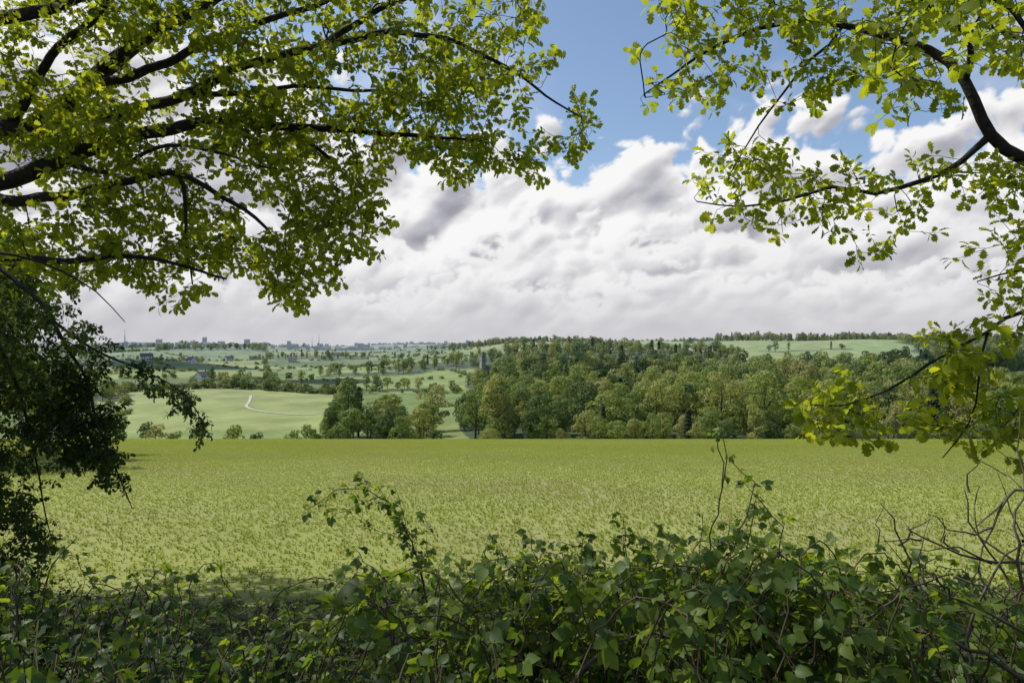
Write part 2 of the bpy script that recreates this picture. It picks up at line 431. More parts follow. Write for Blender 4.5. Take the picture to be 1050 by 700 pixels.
H1=[(-120,230),(20,275),(90,290),(112,330),(112,370),(75,395),(50,440),(35,500),(55,555),(30,580),(-120,600)]
H2=[(90,355),(140,368),(200,385),(214,440),(205,442),(185,405),(130,398),(118,430),(125,470),(142,525),(130,528),(100,470),(70,480),(40,440),(50,380)]
A=sample(H1,700,4.3,5.3,r,-.2,2.2)+sample(H2,190,4.4,4.8,r,-.2,2.5)
haw,tips=grow('hawthorn_tree',limbs,A,7,bark,tip=.0012,jit=.012,gn=.03)
src=[cluster('hawthorn_twig_%d'%i,80+i,13,HAWT,.036,.13,[M_haw,bark]) for i in range(5)]
pts=[];ro=[];scl=[]
for (p,d) in tips:
    for k in range(2):
        pts.append(p-d.normalized()*r.uniform(0,.12)); yaw=r.uniform(0,6.28)
        ro.append((r.uniform(-.6,.6),r.uniform(.2,1.3),yaw)); scl.append(r.uniform(.7,1.15))
instancer('hawthorn_leaves',pts,ro,scl,[r.randrange(5) for _ in pts],src,haw,True)

# ---------------------------------------------------------------- ground sheet
th=np.concatenate([np.arange(-180,-60,4),np.arange(-60,-46,1),np.arange(-46,46,.17),np.arange(46,60,1),np.arange(60,180.01,4)])
rr=[0.0]; q=.8
while q<14000: rr.append(q); q*=1.018 if q>130 else 1.045
rr=np.array(rr); TH,RR=np.meshgrid(np.radians(th),rr)
X=RR*np.sin(TH); Y=RR*np.cos(TH); Z=terr(X,Y)
nr,ncol=X.shape
V=np.stack([X,Y,Z],-1).reshape(-1,3)
ii=np.arange(nr-1)[:,None]*ncol+np.arange(ncol-1)[None,:]
F=np.stack([ii,ii+1,ii+1+ncol,ii+ncol],-1)[:,:,::-1].reshape(-1,4)
me=gridmesh('ground',V,F)
pal=np.array([(.115,.165,.035),(.155,.205,.045),(.18,.225,.055),(.225,.255,.08),(.09,.13,.03),(.16,.21,.045),(.13,.18,.05),(.25,.25,.12)])
def woodm(x,y):
    u=x/np.maximum(y,1)
    n=np.sin(x/47.)*.02+np.sin(y/39.+x/80)*.02
    m=(y>205)&(y<735+25*np.sin(x/60.))&(u+n>-.075+.00002*y)
    m&=~((u>.66)&(y>430)&(y<640)&(u<1.0))
    m&=~((y>600)&(y<700)&(u>.08)&(u<.19))
    m&=~((y>330)&(y<365)&(u>.3)&(u<.46))
    m&=~((y<330)&(u>.9))
    m|=(y>780)&(y<960)&(u+n>-.06)&(u+n<.33)
    m|=(y>235)&(y<300)&(u>-.275)&(u<-.09)&(np.sin(x/14.)>-.7)
    m|=(y>740)&(y<1300)&(u+n>.60)&(u<1.0)
    m|=(y>1320)&(y<1440)&(u>.3)
    m|=(y>1040)&(y<1060)&(u>.36)&(u<.5)
    cp=np.sin(x/150.+1)+np.sin(y/55.+x/210.)+np.sin(x/77.-y/80.)
    m|=(y>560)&(y<1500)&(u<-.02)&(cp>1.6)
    m|=(y>360)&(y<520)&(u<-.56)&(cp>-.3)
    m|=(y>560)&(y<620)&(u>-.45)&(u<-.36)
    m|=(y>545)&(y<570)&(u>-.36)&(u<-.12)&(np.sin(x/19.)>-.5)
    m|=(y>700)&(y<740)&(u>-.3)&(u<-.06)&(np.sin(x/31.)>-.2)
    cp2=np.sin(x/430.)+np.sin(y/130.+x/500.)+np.sin(x/190.-y/300.+2)
    m|=(y>1500)&(cp2>1.2)
    m|=(y>1800)&(y<2050)&(u>-.52)&(u<-.36)
    m|=(y>1080)&(y<1190)&(u<-.21)&(u>-.38)
    return m
def cover(x,y):
    d1,d2,i1=fields(x,y,210.); e1,e2,i2=fields(x,y,430.)
    far=isfar(y); idv=np.where(far,i2,i1)
    c=pal[(idv*7.999).astype(int)]
    u=x/np.maximum(y,1)
    m=(y>318)&(y<530)&(u>-.58)&(u<-.24); c[m]=(.215,.25,.08)
    m=(y>540)&(y<900)&(u>-.3)&(u<-.02)&(np.sin(y/45+x/90)>-.2); c[m]=(.165,.22,.05)
    m=(y>735)&(y<1330)&(u>.3); c[m]=(.185,.24,.065)
    m=(y>235)&(y<318)&(u<-.04); c[m]=(.165,.205,.055)
    m=(y>400)&(y<660)&(u>.62); c[m]=(.22,.28,.065)
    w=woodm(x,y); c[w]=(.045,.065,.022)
    c[y<131.5]=(.25,.28,.08)
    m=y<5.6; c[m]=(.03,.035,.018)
    m=(y>=131.5)&(y<170); c[m]=(.20,.23,.07)
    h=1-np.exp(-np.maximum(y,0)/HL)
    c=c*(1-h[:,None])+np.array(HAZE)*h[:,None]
    return c
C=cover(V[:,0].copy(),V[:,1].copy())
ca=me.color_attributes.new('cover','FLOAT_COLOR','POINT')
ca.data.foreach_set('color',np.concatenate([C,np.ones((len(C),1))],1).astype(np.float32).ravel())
m,nt,nd,L=newmat('ground_cover'); out=N(nt,'ShaderNodeOutputMaterial'); p=N(nt,'ShaderNodeBsdfPrincipled')
at=N(nt,'ShaderNodeAttribute',attribute_name='cover'); ge=N(nt,'ShaderNodeNewGeometry')
n1=noi(nt,ge.outputs['Position'],.035,3,.6); n2=noi(nt,ge.outputs['Position'],.6,2,.65); n3=noi(nt,ge.outputs['Position'],14,2,.7)
v=math_(nt,'ADD',math_(nt,'MULTIPLY',n1,1.1),math_(nt,'MULTIPLY',n2,.3))
v=math_(nt,'ADD',v,math_(nt,'MULTIPLY',n3,.3))
v=math_(nt,'ADD',v,.15)
vs_=N(nt,'ShaderNodeVectorMath',operation='SCALE'); L.new(at.outputs['Color'],vs_.inputs[0]); L.new(v,vs_.inputs['Scale'])
sp=N(nt,'ShaderNodeSeparateXYZ'); L.new(ge.outputs['Position'],sp.inputs[0])
soilf=math_(nt,'MULTIPLY',mapr(nt,sp.outputs[1],128,131,1,0),mapr(nt,math_(nt,'ADD',math_(nt,'MULTIPLY',n3,.5),math_(nt,'MULTIPLY',noi(nt,ge.outputs['Position'],.09,2),.7)),.50,.80,0,.75))
col=mixc(nt,soilf,vs_.outputs[0],(.23,.185,.12))
L.new(col,p.inputs['Base Color']); p.inputs['Roughness'].default_value=.95; p.inputs['Specular IOR Level'].default_value=.1
b=N(nt,'ShaderNodeBump'); b.inputs['Strength'].default_value=.4; b.inputs['Distance'].default_value=.03; L.new(n3,b.inputs['Height']); L.new(b.outputs[0],p.inputs['Normal'])
L.new(p.outputs[0],out.inputs[0])
me.materials.append(m)
go=bpy.data.objects.new('ground',me); sc.collection.objects.link(go)

# country path
def ribbon(name,pts,w,mat,dz=.06):
    a=Acc(); P=catmull([Vector((x,y,0)) for x,y in pts],4.)
    vs=[]
    for i,c in enumerate(P):
        t=(P[min(i+1,len(P)-1)]-P[max(i-1,0)]).normalized(); s=Vector((-t.y,t.x,0))*w/2
        for k in(-1,0,1):
            q=c+s*k; vs.append((q.x,q.y,tz(q.x,q.y)+dz+.25))
    a.add(vs,[(i*3+k,i*3+k+1,i*3+k+4,i*3+k+3) for i in range(len(P)-1) for k in(0,1)])
    return a.obj(name,[mat])
pathm=solid('chalk_path',(.46,.43,.36),(.33,.31,.25),1.5)
ribbon('country_path',[(-186,487),(-180,470),(-172,446),(-168,432),(-160,418),(-148,405),(-134,394),(-124,387),(-110,384)],1.9,pathm)

# ---------------------------------------------------------------- crop
def tile(seed):
    r=random.Random(seed); a=Acc()
    for i in range(430):
        x=r.uniform(-1.02,1.02); y=round((r.uniform(-1,1))/.125)*.125+r.gauss(0,.024)
        c=Vector((x,y,-.01)); h=r.uniform(.028,.062); t=r.random()
        for k in range(r.randint(3,4)):
            an=r.uniform(0,6.28); d=Vector((math.cos(an),math.sin(an),0)); s=Vector((-d.y,d.x,0))*r.uniform(.007,.012)
            l=r.uniform(.6,1.1)*h
            p1=c+d*l*.5+Vector((0,0,h*.75)); p2=c+d*l*1.1+Vector((0,0,h*r.uniform(.6,1.15)))
            a.add([c,p1+s,p2,p1-s],[(0,1,2,3)],0,min(1,max(0,t+r.uniform(-.2,.2))))
    return a.obj('crop_patch_%d'%seed,[M_crop],False,False)
src=[tile(i) for i in range(6)]
pts=[];ro=[];scl=[]; sl=math.atan(-.119)
yy=6.4
while yy<129.5:
    w=.8*yy+5; x=-w
    while x<w:
        dn=noise.noise(Vector((x*.06,yy*.04,3)))
        pts.append((x,yy,tz(x,yy))); ro.append((sl,0,0)) 
        s=1.0+.35*dn; scl.append((1.0 if R.random()<.5 else -1.0,1.0,max(.5,s))); x+=2
    yy+=2
instancer('crop_plants',pts,ro,scl,[R.randrange(6) for _ in pts],src)

# ---------------------------------------------------------------- woodland trees
def crown(name,seed,H,W,nf,fs,kind='round',mats=(M_wood,farbark),lobes=20):
    r=random.Random(seed); a=Acc()
    a.tube([(0,0,-.5),(r.uniform(-.2,.2),0,H*.3),(r.uniform(-.3,.3),r.uniform(-.3,.3),H*.75)],[H*.022,H*.016,H*.006],6,1)
    for i in range(7):
        an=i*2.4; z0=H*r.uniform(.22,.5); e=Vector((math.cos(an)*W*.36,math.sin(an)*W*.36,z0+H*r.uniform(.12,.25)))
        a.tube([(0,0,z0),(e.x*.5,e.y*.5,z0+(e.z-z0)*.6),e],[H*.009,H*.006,H*.002],4,1)
    if kind=='con':
        for i in range(nf):
            t=r.random()**.8; z=H*(.12+.88*t); lay=.75+.25*math.sin(z*3.6); R0=W*.5*(1-t)**.85*lay*r.uniform(.5,1.05)
            an=r.uniform(0,6.28); c=Vector((math.cos(an)*R0,math.sin(an)*R0,z-R0*.25))
            d=Vector((math.cos(an),math.sin(an),-.35)); s=Vector((-math.sin(an),math.cos(an),0))*fs*.5
            a.add([c-s,c+s,c+s*.3+d*fs*1.2,c-s*.3+d*fs*1.2],[(0,1,2,3)],0,r.random())
        return a.obj(name,[M_con,farbark],False,False)
    L=[]
    for i in range(lobes):
        an=r.uniform(0,6.28); t=r.uniform(0,1); z=H*(.22+.68*t)
        rm=W*.5*math.sqrt(max(.05,1-((t-.35)/.75)**2)); R0=rm*r.uniform(.25,.8)
        L.append((Vector((math.cos(an)*R0,math.sin(an)*R0,z)),W*r.uniform(.13,.23)))
    k=0;g=0
    while k<nf and g<nf*8:
        g+=1
        c,R0=r.choice(L); n=rv(r).normalized()
        if n.z<-.55: continue
        p=c+Vector((n.x,n.y,n.z*.85))*R0*(r.uniform(.78,1.05) if r.random()<.85 else r.uniform(.9,1.3))
        if any((p-c2).length<R2*.75 for c2,R2 in L): continue
        nn=(n+rv(r)*.6).normalized(); s=nn.orthogonal().normalized(); an=r.uniform(0,6.28)
        s=(Matrix.Rotation(an,3,nn)@s); t=nn.cross(s); f=fs*r.uniform(.5,1.2)
        a.add([p-s*f*.5,p+t*f*.45,p+s*f*.6,p-t*f*.35],[(0,1,2,3)],0,min(1,max(0,.5+n.z*.25+r.uniform(-.3,.3)))); k+=1  # tint runs lighter where the lobe faces up
    return a.obj(name,list(mats),False,False)
def wset(tag,q,f):
    return [crown('wood_tree_%s%d'%(tag,j),s,h,w,int(n*q),fs*f,kd,lobes=lb) for j,(s,h,w,n,fs,kd,lb) in enumerate([(1,17,13,2300,.72,'round',20),(2,20,12,2300,.72,'round',26),(3,14,13,2100,.75,'round',16),(4,21,10,2100,.7,'round',24),(5,16,15,2600,.75,'round',30),(6,19,7,1200,.8,'con',0)])]
wt=wset('a',1,1)+wset('b',.28,1.8)
r=random.Random(21)
pts=[];ro=[];scl=[];idx=[]
def put(x,y,s,i,sz=1.0):
    pts.append((x,y,tz(x,y)-.3)); ro.append((0,0,r.uniform(0,6.28))); scl.append((s,s,s*sz)); idx.append(i)
y=206.
while y<1450:
    sp=10.5+max(0,y-260)*.012
    x=-.85*y
    while x<1.0*y:
        px=x+r.uniform(-.48,.48)*sp; py=y+r.uniform(-.48,.48)*sp
        if woodm(np.array([px]),np.array([py]))[0]:
            con = (py>760 and r.random()<.12) or r.random()<.03
            cl=noise.noise(Vector((px*.02,py*.02,0)))
            i=5 if con else (int((cl+1)*6+r.random()*2)%5)
            s=r.choice((r.uniform(.6,.85),r.uniform(.8,1.25)))
            if py<225: s*=r.uniform(.5,.95)
            if py>760: s*=.85
            if px/py<-.02 and py>300: s*=.7
            put(px,py,s,i+(6 if py>370 else 0),r.uniform(.82,1.08))
        x+=sp
    y+=sp*.9
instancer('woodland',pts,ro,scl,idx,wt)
print('wood',len(pts))
pts=[];ro=[];scl=[];idx=[]
for _ in range(14000):
    d=math.exp(r.uniform(math.log(1450),math.log(6500))); u=r.uniform(-.85,.85); x=u*d
    if woodm(np.array([x]),np.array([d]))[0]: put(x,d,r.uniform(.6,1.1)*(1 if d<3000 else 1.4),r.randrange(5))
lowd=[]
for o in wt[6:]:
    c=o.copy(); c.name='far_'+o.name; lowd.append(c)
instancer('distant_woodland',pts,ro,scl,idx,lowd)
print('far',len(pts))
# hedgerows and bushes
hb=[crown('hedge_bush_a',31,5,6.5,450,.7,lobes=12),crown('hedge_bush_b',32,3.6,7,420,.7,lobes=10),crown('hedge_tree_a',33,10,9,700,.95),crown('hedge_tree_b',34,12,8,700,.95)]
pts=[];ro=[];scl=[];idx=[]
n=230000
yy=np.exp(rng.uniform(math.log(318),math.log(5000),n)); uu=rng.uniform(-.85,.85,n); xx=uu*yy
d1,d2,_i=fields(xx,yy,210.); e1,e2,_j=fields(xx,yy,430.)
far=isfar(yy); gap=np.where(far,e2-e1,d2-d1); keep=(gap<np.where(far,6,2.2))&~woodm(xx,yy)
keep&=~((yy>335)&(yy<515)&(uu>-.56)&(uu<-.26))
keep&=~((yy>740)&(uu>.3)&(yy<1330))
keep&=(rng.random(n)<np.clip(yy/900,.25,1))
for x,y in zip(xx[keep],yy[keep]):
    tr=r.random()<.12
    put(float(x),float(y),r.uniform(.45,1.2),r.choice((2,3)) if tr else r.choice((0,1)),r.uniform(.6,.9))
for k in range(110):
    t=k/109; put(-.58*530+t*(.33*530),530+r.uniform(-3,3)+12*math.sin(t*5),r.uniform(.6,1.1),r.choice((0,1,0,1,2)))
for k in range(60):
    t=k/59; put(-.25*(330+200*t)+r.uniform(-2,2),330+200*t,r.uniform(.6,1.1),r.choice((0,1,0,1,2)))
for bx,d,s,i in [(160,262,1.3,0),(178,268,1.0,1),(205,262,1.2,0),(240,258,1.35,0),(262,266,.9,1),(318,258,1.3,0),(328,262,1.0,1),(412,250,1.4,0),(425,256,1.1,1),(100,258,1.6,0),(70,262,1.2,2),(40,262,1.2,3),(120,266,1.1,2),(445,255,1.0,1),(340,270,1.0,2),(150,275,.8,2),(300,262,.9,0)]:
    put((bx-525)/700*d,d,s,i)
instancer('hedgerow',pts,ro,scl,idx,hb)
print('hedge',len(pts))
# maples added at the left edge, mostly off-frame, to shadow the field
mt=crown('field_maple_crown',41,13,10,7000,.38,mats=(M_maple,bark),lobes=34)
mt.name='field_maple_tree'; sc.collection.objects.link(mt); mt.location=(-26.5,29,tz(-26.5,29)-.1)
for x,y,s,a_ in [(-31,36,1.1,2.),(-37,45,1.2,4.)]:
    o=mt.copy(); sc.collection.objects.link(o); o.location=(x,y,tz(x,y)-.1); o.rotation_euler=(0,0,a_); o.scale=(s,s,s)

# ---------------------------------------------------------------- undergrowth & brambles
def plant(name,seed,H,n,prof,size,mats,spread=.5):
    r=random.Random(seed); a=Acc()
    for s in range(3):
        an=r.uniform(0,6.28); lean=Vector((math.cos(an),math.sin(an),0))*spread*H*r.uniform(.2,.7)
        P=[Vector((r.uniform(-.05,.05),r.uniform(-.05,.05),0))]
        h=H*r.uniform(.65,1)
        for i in range(1,7):
            t=i/6; P.append(P[0]+lean*t*t+Vector((0,0,h*(t-.12*t*t)))+rv(r)*.015)
        a.tube(P,[.004-.0004*i for i in range(7)],3,1)
        for k in range(n):
            t=.2+.8*(k+.5)/n; q=t*6; j=min(5,int(q)); p=P[j].lerp(P[j+1],q-j); a0=k*1.57+s+r.uniform(-.3,.3)
            for sg in (0,math.pi):
                d=Vector((math.cos(a0+sg),math.sin(a0+sg),r.uniform(-.6,.4)))
                leaf(a,p,d,Vector((0,0,1))+rv(r)*.7,size*r.uniform(.6,1.15)*(1.1-.4*t),prof,r.random(),0,r.uniform(.1,.35),r.uniform(.05,.5),.25)
    return a.obj(name,mats,True,False)
us=[plant('nettle_%d'%i,60+i,.6,7,NETTLE,.075,[M_und,stemm]) for i in range(4)]+[plant('sapling_%d'%i,70+i,.6,9,HAWT,.055,[M_und,stemm],.8) for i in range(4)]
r=random.Random(31); pts=[];ro=[];scl=[];idx=[]
def top(bx):
    return float(np.interp(bx,[-300,0,60,150,250,330,400,470,540,620,700,800,900,1000,1100,1400],[540,562,578,600,612,624,628,612,592,584,584,588,602,592,580,575]))
for _ in range(1900):
    y=1.6+r.random()**.8*4.6; x=r.uniform(-1,1)*(y*.9+1.0)
    bx=525+700*x/y
    g=tz(x,y); nz=noise.noise(Vector((x*1.3,y*1.3,5)))
    tp=EYE-(top(bx)+20+nz*80-358)/700*y; h=(tp-g)*r.uniform(.55,1.03)
    if y<2 and r.random()<.5: continue
    if h<.1: h=.12
    pts.append((x,y,g)); ro.append((r.uniform(-.2,.2),r.uniform(-.2,.2),r.uniform(0,6.28)))
    s=h/.58; sx=min(1.2,max(.5,s)); scl.append((sx,sx,s)); idx.append(r.randrange(8))
instancer('undergrowth',pts,ro,scl,idx,us,None,True)

def compound(name,seed,size,mats):
    r=random.Random(seed); a=Acc(); p=Vector((0,0,0)); L=size*.8
    pts=[p,Vector((L*.5,0,.01)),Vector((L,0,0))]; a.tube(pts,[.0016,.0013,.001],3,1)
    t=r.random()
    for an,s,b in ((0,1,1.),(1.15,.8,.93),(-1.15,.8,.93)):
        leaf(a,pts[2]*b,Vector((math.cos(an),math.sin(an),r.uniform(-.4,.2))),Vector((0,0,1))+rv(r)*.5,size*s*r.uniform(.9,1.1),OVATE,min(1,max(0,t+r.uniform(-.15,.15))),0,r.uniform(.1,.35),r.uniform(.05,.35),.08)
    return a.obj(name,mats,True,False)
bl=[compound('bramble_leaf_%d'%i,90+i,.072,[M_bram,stemm]) for i in range(6)]
r=random.Random(41); acc=Acc(); lp=[];lr=[];ls=[]
def stem(P,r0,r1,sp=.055,sc_=1.0,jit=.012,bare=0,acc=acc,leafy=True):
    C=catmull(P,.05); C=[c+rv(r)*jit*min(1,i*.3) for i,c in enumerate(C)]
    n=len(C); acc.tube(C,[r0+(r1-r0)*i/(n-1) for i in range(n)],5)
    if not leafy: return C
    d=0; side=1
    for i in range(1,n):
        t=i/n
        if t<bare: continue
        d+=(C[i]-C[i-1]).length
        while d>sp:
            d-=sp; side*=-1
            dr=(C[i]-C[i-1]); yaw=math.atan2(dr.y,dr.x)+side*r.uniform(.3,1.5)
            lp.append(C[i]); lr.append((r.uniform(-1.1,1.1),r.uniform(-1.0,1.0),yaw)); ls.append(sc_*r.uniform(.6,1.15)*(1-.3*t))
    return C
for k in range(170):
    bx=r.choice((r.uniform(400,1080),r.uniform(470,900),r.uniform(470,900),r.uniform(-100,420)))
    y=r.uniform(2.1,4.2); x=(bx-525)/700*y; g=tz(x,y)
    tp=EYE-(top(bx)-r.uniform(-35,22)-358)/700*y
    an=r.uniform(0,6.28); l=r.uniform(.25,.75); dx,dy=math.cos(an)*l,math.sin(an)*l*.7
    b=Vector((x,y,g)); H=max(.15,tp-g)
    stem([b,b+Vector((dx*.12,dy*.12,H*.5)),b+Vector((dx*.4,dy*.4,H*.92)),b+Vector((dx*.75,dy*.75,H*.98)),b+Vector((dx*1.15,dy*1.15,H*.75))],.0055,.002,.05,1.0 if bx>420 else .75,bare=.25)
# upright shrub shoots in the middle
for bx,by,y,lean in [(500,570,3.0,-30),(545,552,3.1,20),(585,562,3.0,-15),(640,528,3.3,10),(655,548,2.9,35),(690,575,2.8,20),(610,575,2.7,-30),(745,530,3.1,10),(775,505,3.2,-20),(800,550,2.9,25),(850,560,3.0,20),(880,580,2.8,-20),(560,585,2.6,10),(720,560,2.8,-10),(530,575,2.9,-10),(670,570,3.1,-30),(760,560,2.6,30),(825,580,2.7,-10),(930,575,3.0,10),(600,545,3.3,-10)]:
    x=(bx+lean*2-525)/700*y; b=Vector((x,y,tz(x,y))); t=B(bx,by,y); m=b.lerp(t,.55)+Vector((0,0,.06))
    stem([b,m,t],.005,.0018,.03,.85,bare=.3)
    for q in (.5,.65,.8):
        s=b.lerp(t,q); stem([s,s+Vector((r.uniform(-.15,.15),r.uniform(-.1,.1),.1)),s+Vector((r.uniform(-.3,.3),r.uniform(-.1,.1),r.uniform(.1,.2)))],.003,.0015,.034,.75)
bram=acc.obj('bramble_bush',[stemm])
instancer('bramble_leaves',lp,lr,ls,[r.randrange(6) for _ in lp],bl,bram,True)
def dup(L,tag):
    out=[]
    for o in L:
        c=o.copy(); c.name=tag+'_'+o.name; out.append(c)
    return out
acc=Acc(); lp=[];lr=[];ls=[]
def hst(L,*a,**k): return stem(LB(L),*a,acc=acc,**k)
hst([(452,770,3.4),(446,680,3.4),(436,600,3.4),(418,545,3.4),(392,508,3.4),(355,500,3.4),(318,522,3.4)],.006,.002,.018,.62,bare=.35)
hst([(436,600,3.4),(425,560,3.5),(405,520,3.5),(372,488,3.5)],.003,.0015,.018,.62)
hst([(446,680,3.4),(470,620,3.3),(492,588,3.3),(500,560,3.3)],.004,.0015,.028,.75)
hst([(418,545,3.4),(412,520,3.35),(408,500,3.35)],.002,.001,.02,.55)
hst([(440,640,3.4),(400,600,3.35),(375,575,3.3),(362,560,3.3)],.003,.0015,.022,.65)
hst([(392,508,3.4),(372,515,3.3),(345,525,3.3),(328,510,3.3)],.002,.001,.018,.55)
hst([(430,580,3.4),(440,560,3.3),(438,530,3.3)],.002,.001,.02,.6)
hst([(425,560,3.5),(395,545,3.45),(375,535,3.4)],.002,.001,.02,.55)
sap=acc.obj('hawthorn_sapling',[stemm]); instancer('sapling_leaves',lp,lr,ls,[r.randrange(6) for _ in lp],dup(bl,'s'),sap,True)
acc=Acc(); lp=[];lr=[];ls=[]
hst([(690,780,3.0),(705,680,3.0),(722,600,3.0),(730,540,3.0),(742,490,3.0),(735,448,3.0)],.006,.0025,.2,.5)
hst([(722,600,3.0),(750,560,3.0),(768,520,3.0),(772,495,3.0),(748,470,3.0)],.004,.0018,.09,.5)
hst([(740,500,3.0),(745,470,3.0),(738,440,3.0),(728,452,3.0)],.003,.0015,.03,.4)
hst([(720,760,2.8),(760,680,2.8),(790,600,2.8),(800,540,2.8),(770,500,2.8)],.006,.002,.035,.8,bare=.4)
hst([(700,700,2.8),(712,620,2.8),(716,560,2.8),(722,525,2.8)],.004,.0015,.1,.45)
tall=acc.obj('dog_rose_shoot',[stemm]); instancer('dog_rose_leaves',lp,lr,ls,[r.randrange(6) for _ in lp],dup(bl,'d'),tall,True)
# dead thorny branches at the right
acc=Acc()
def dead(P,r0,depth=0):
    C=catmull(P,.06); C=[c+rv(r)*.012 for c in C]; n=len(C)
    acc.tube(C,[r0*(1-.75*i/(n-1)) for i in range(n)],5)
    for i in range(2,n,2 if depth<2 else 3):
        if r.random()<.25: acc.tube([C[i],C[i]+rv(r)*.03],[.0016,.0003],3)
        if depth<2 and r.random()<(.6 if depth==0 else .35):
            d=(C[i]-C[i-1]).normalized(); e=(d+rv(r)*1.1); e.z+=.25; e.normalize(); l=r.uniform(.12,.42)/(1+depth*.6)
            dead([C[i],C[i]+e*l*.5+rv(r)*.03,C[i]+e*l+rv(r)*.05],r0*.5,depth+1)
for L in [[(1100,780,2.7),(1060,660,2.7),(1030,590,2.8),(1000,550,2.8),(985,500,2.8)],[(960,780,2.8),(965,700,2.8),(940,620,2.8),(925,560,2.8),(905,515,2.8)],
          [(1150,600,2.7),(1080,530,2.7),(1040,500,2.7),(1010,560,2.6),(990,600,2.6)],[(1100,740,2.4),(1040,690,2.4),(960,650,2.4),(890,640,2.4),(830,660,2.4)],
          [(1120,700,2.5),(1050,600,2.5),(1040,540,2.5),(1060,480,2.6)],[(820,760,2.6),(850,680,2.6),(880,640,2.6),(930,600,2.6),(980,590,2.6)],[(1010,760,2.5),(990,690,2.5),(1000,620,2.5),(1030,570,2.5),(1070,540,2.5)],
          [(1130,640,2.6),(1070,580,2.6),(1020,575,2.6),(960,560,2.6),(930,540,2.6)],[(1130,690,2.3),(1060,650,2.3),(1000,620,2.3),(950,600,2.3)],
          [(380,760,2.9),(390,690,2.9),(380,640,2.9),(400,610,2.9)],[(560,740,2.3),(600,680,2.3),(650,650,2.3),(720,655,2.3)]]:
    dead(LB(L),.010)
acc.obj('dead_thorn_branches',[twigm])

# ---------------------------------------------------------------- fence at far right edge of the field
acc=Acc(); fw=solid('weathered_wood',(.16,.14,.11),(.08,.07,.055),6)
xs=np.arange(58,150,2.6); tops=[]
for x in xs:
    x=float(x); yq=124+ (x-58)*-.12; z=tz(x,yq); acc.box((x,yq,z+.6),(.14,.14,1.3)); tops.append((x,yq,z))
for h in (.5,.85,1.15):
    acc.tube([Vector((a,b-.09,c+h)) for a,b,c in tops],[.045]*len(tops),4)
acc.obj('wooden_fence',[fw])

# ---------------------------------------------------------------- buildings
M_w=solid('white_render',(.72,.70,.66),(.6,.58,.54),1,haze=.12); M_r=solid('brown_tiles',(.13,.10,.085),None,3,haze=.2); M_sl=solid('slate_roof',(.12,.12,.13),None,3,haze=.15)
M_gl=solid('window_glass',(.05,.06,.07),None,1,.2); M_st=solid('sandstone',(.32,.29,.24),(.22,.2,.17),1,haze=.1); M_dr=solid('painted_door',(.10,.05,.03),None,2)
def house(name,x,y,rot,w=11,d=8,h=5.2,wall=M_w,roof=M_r,zz=None):
    e=bpy.data.objects.new(name,None); sc.collection.objects.link(e); e.location=(x,y,tz(x,y) if zz is None else zz); e.rotation_euler=(0,0,rot)
    a=Acc(); a.box((0,0,h/2-.5),(w,d,h+1)); rh=d*.45
    a.add([(-w/2,-d/2,h),(-w/2,d/2,h),(-w/2,0,h+rh),(w/2,-d/2,h),(w/2,d/2,h),(w/2,0,h+rh)],[(0,2,1),(3,4,5)]); a.obj('walls',[wall],False,parent=e)
    a=Acc(); o=.5
    for s in(-1,1):
        a.add([(-w/2-o,s*(d/2+o),h-.35),(w/2+o,s*(d/2+o),h-.35),(w/2+o,0,h+rh+.12),(-w/2-o,0,h+rh+.12),(-w/2-o,s*(d/2+o),h-.55),(w/2+o,s*(d/2+o),h-.55),(w/2+o,0,h+rh-.1),(-w/2-o,0,h+rh-.1)],[(0,1,2,3),(4,7,6,5),(0,4,5,1),(0,3,7,4),(1,5,6,2)])
    a.obj('roof',[roof],False,parent=e)
    a=Acc(); a.box((w*.3,0,h+rh+.5),(.9,.9,2)); a.obj('chimney',[M_r],False,parent=e)
    a=Acc()
    for s in(-1,1):
        for k in(-.34,-.12,.34):
            for z in(1.5,3.9): a.box((k*w,s*(d/2+.01),z),(1.3,.1,1.3))
    a.obj('windows',[M_gl],False,parent=e)
    a=Acc(); a.box((.12*w,-(d/2+.02),1.05),(1.1,.1,2.1)); a.obj('door',[M_dr],False,parent=e)
    return e
for bx,d,ro_,w,wl in [(208,640,1.2,11,M_w),(196,900,-.5,11,M_w),(345,1250,.4,14,M_w),(300,1050,.2,12,M_w),(150,905,.5,14,M_w),(260,1400,.3,16,M_w),(380,1500,-.3,15,M_w),(235,1210,.8,13,M_w)]:
    house('country_house',(bx-525)/700*d,d,ro_,w,wall=wl)
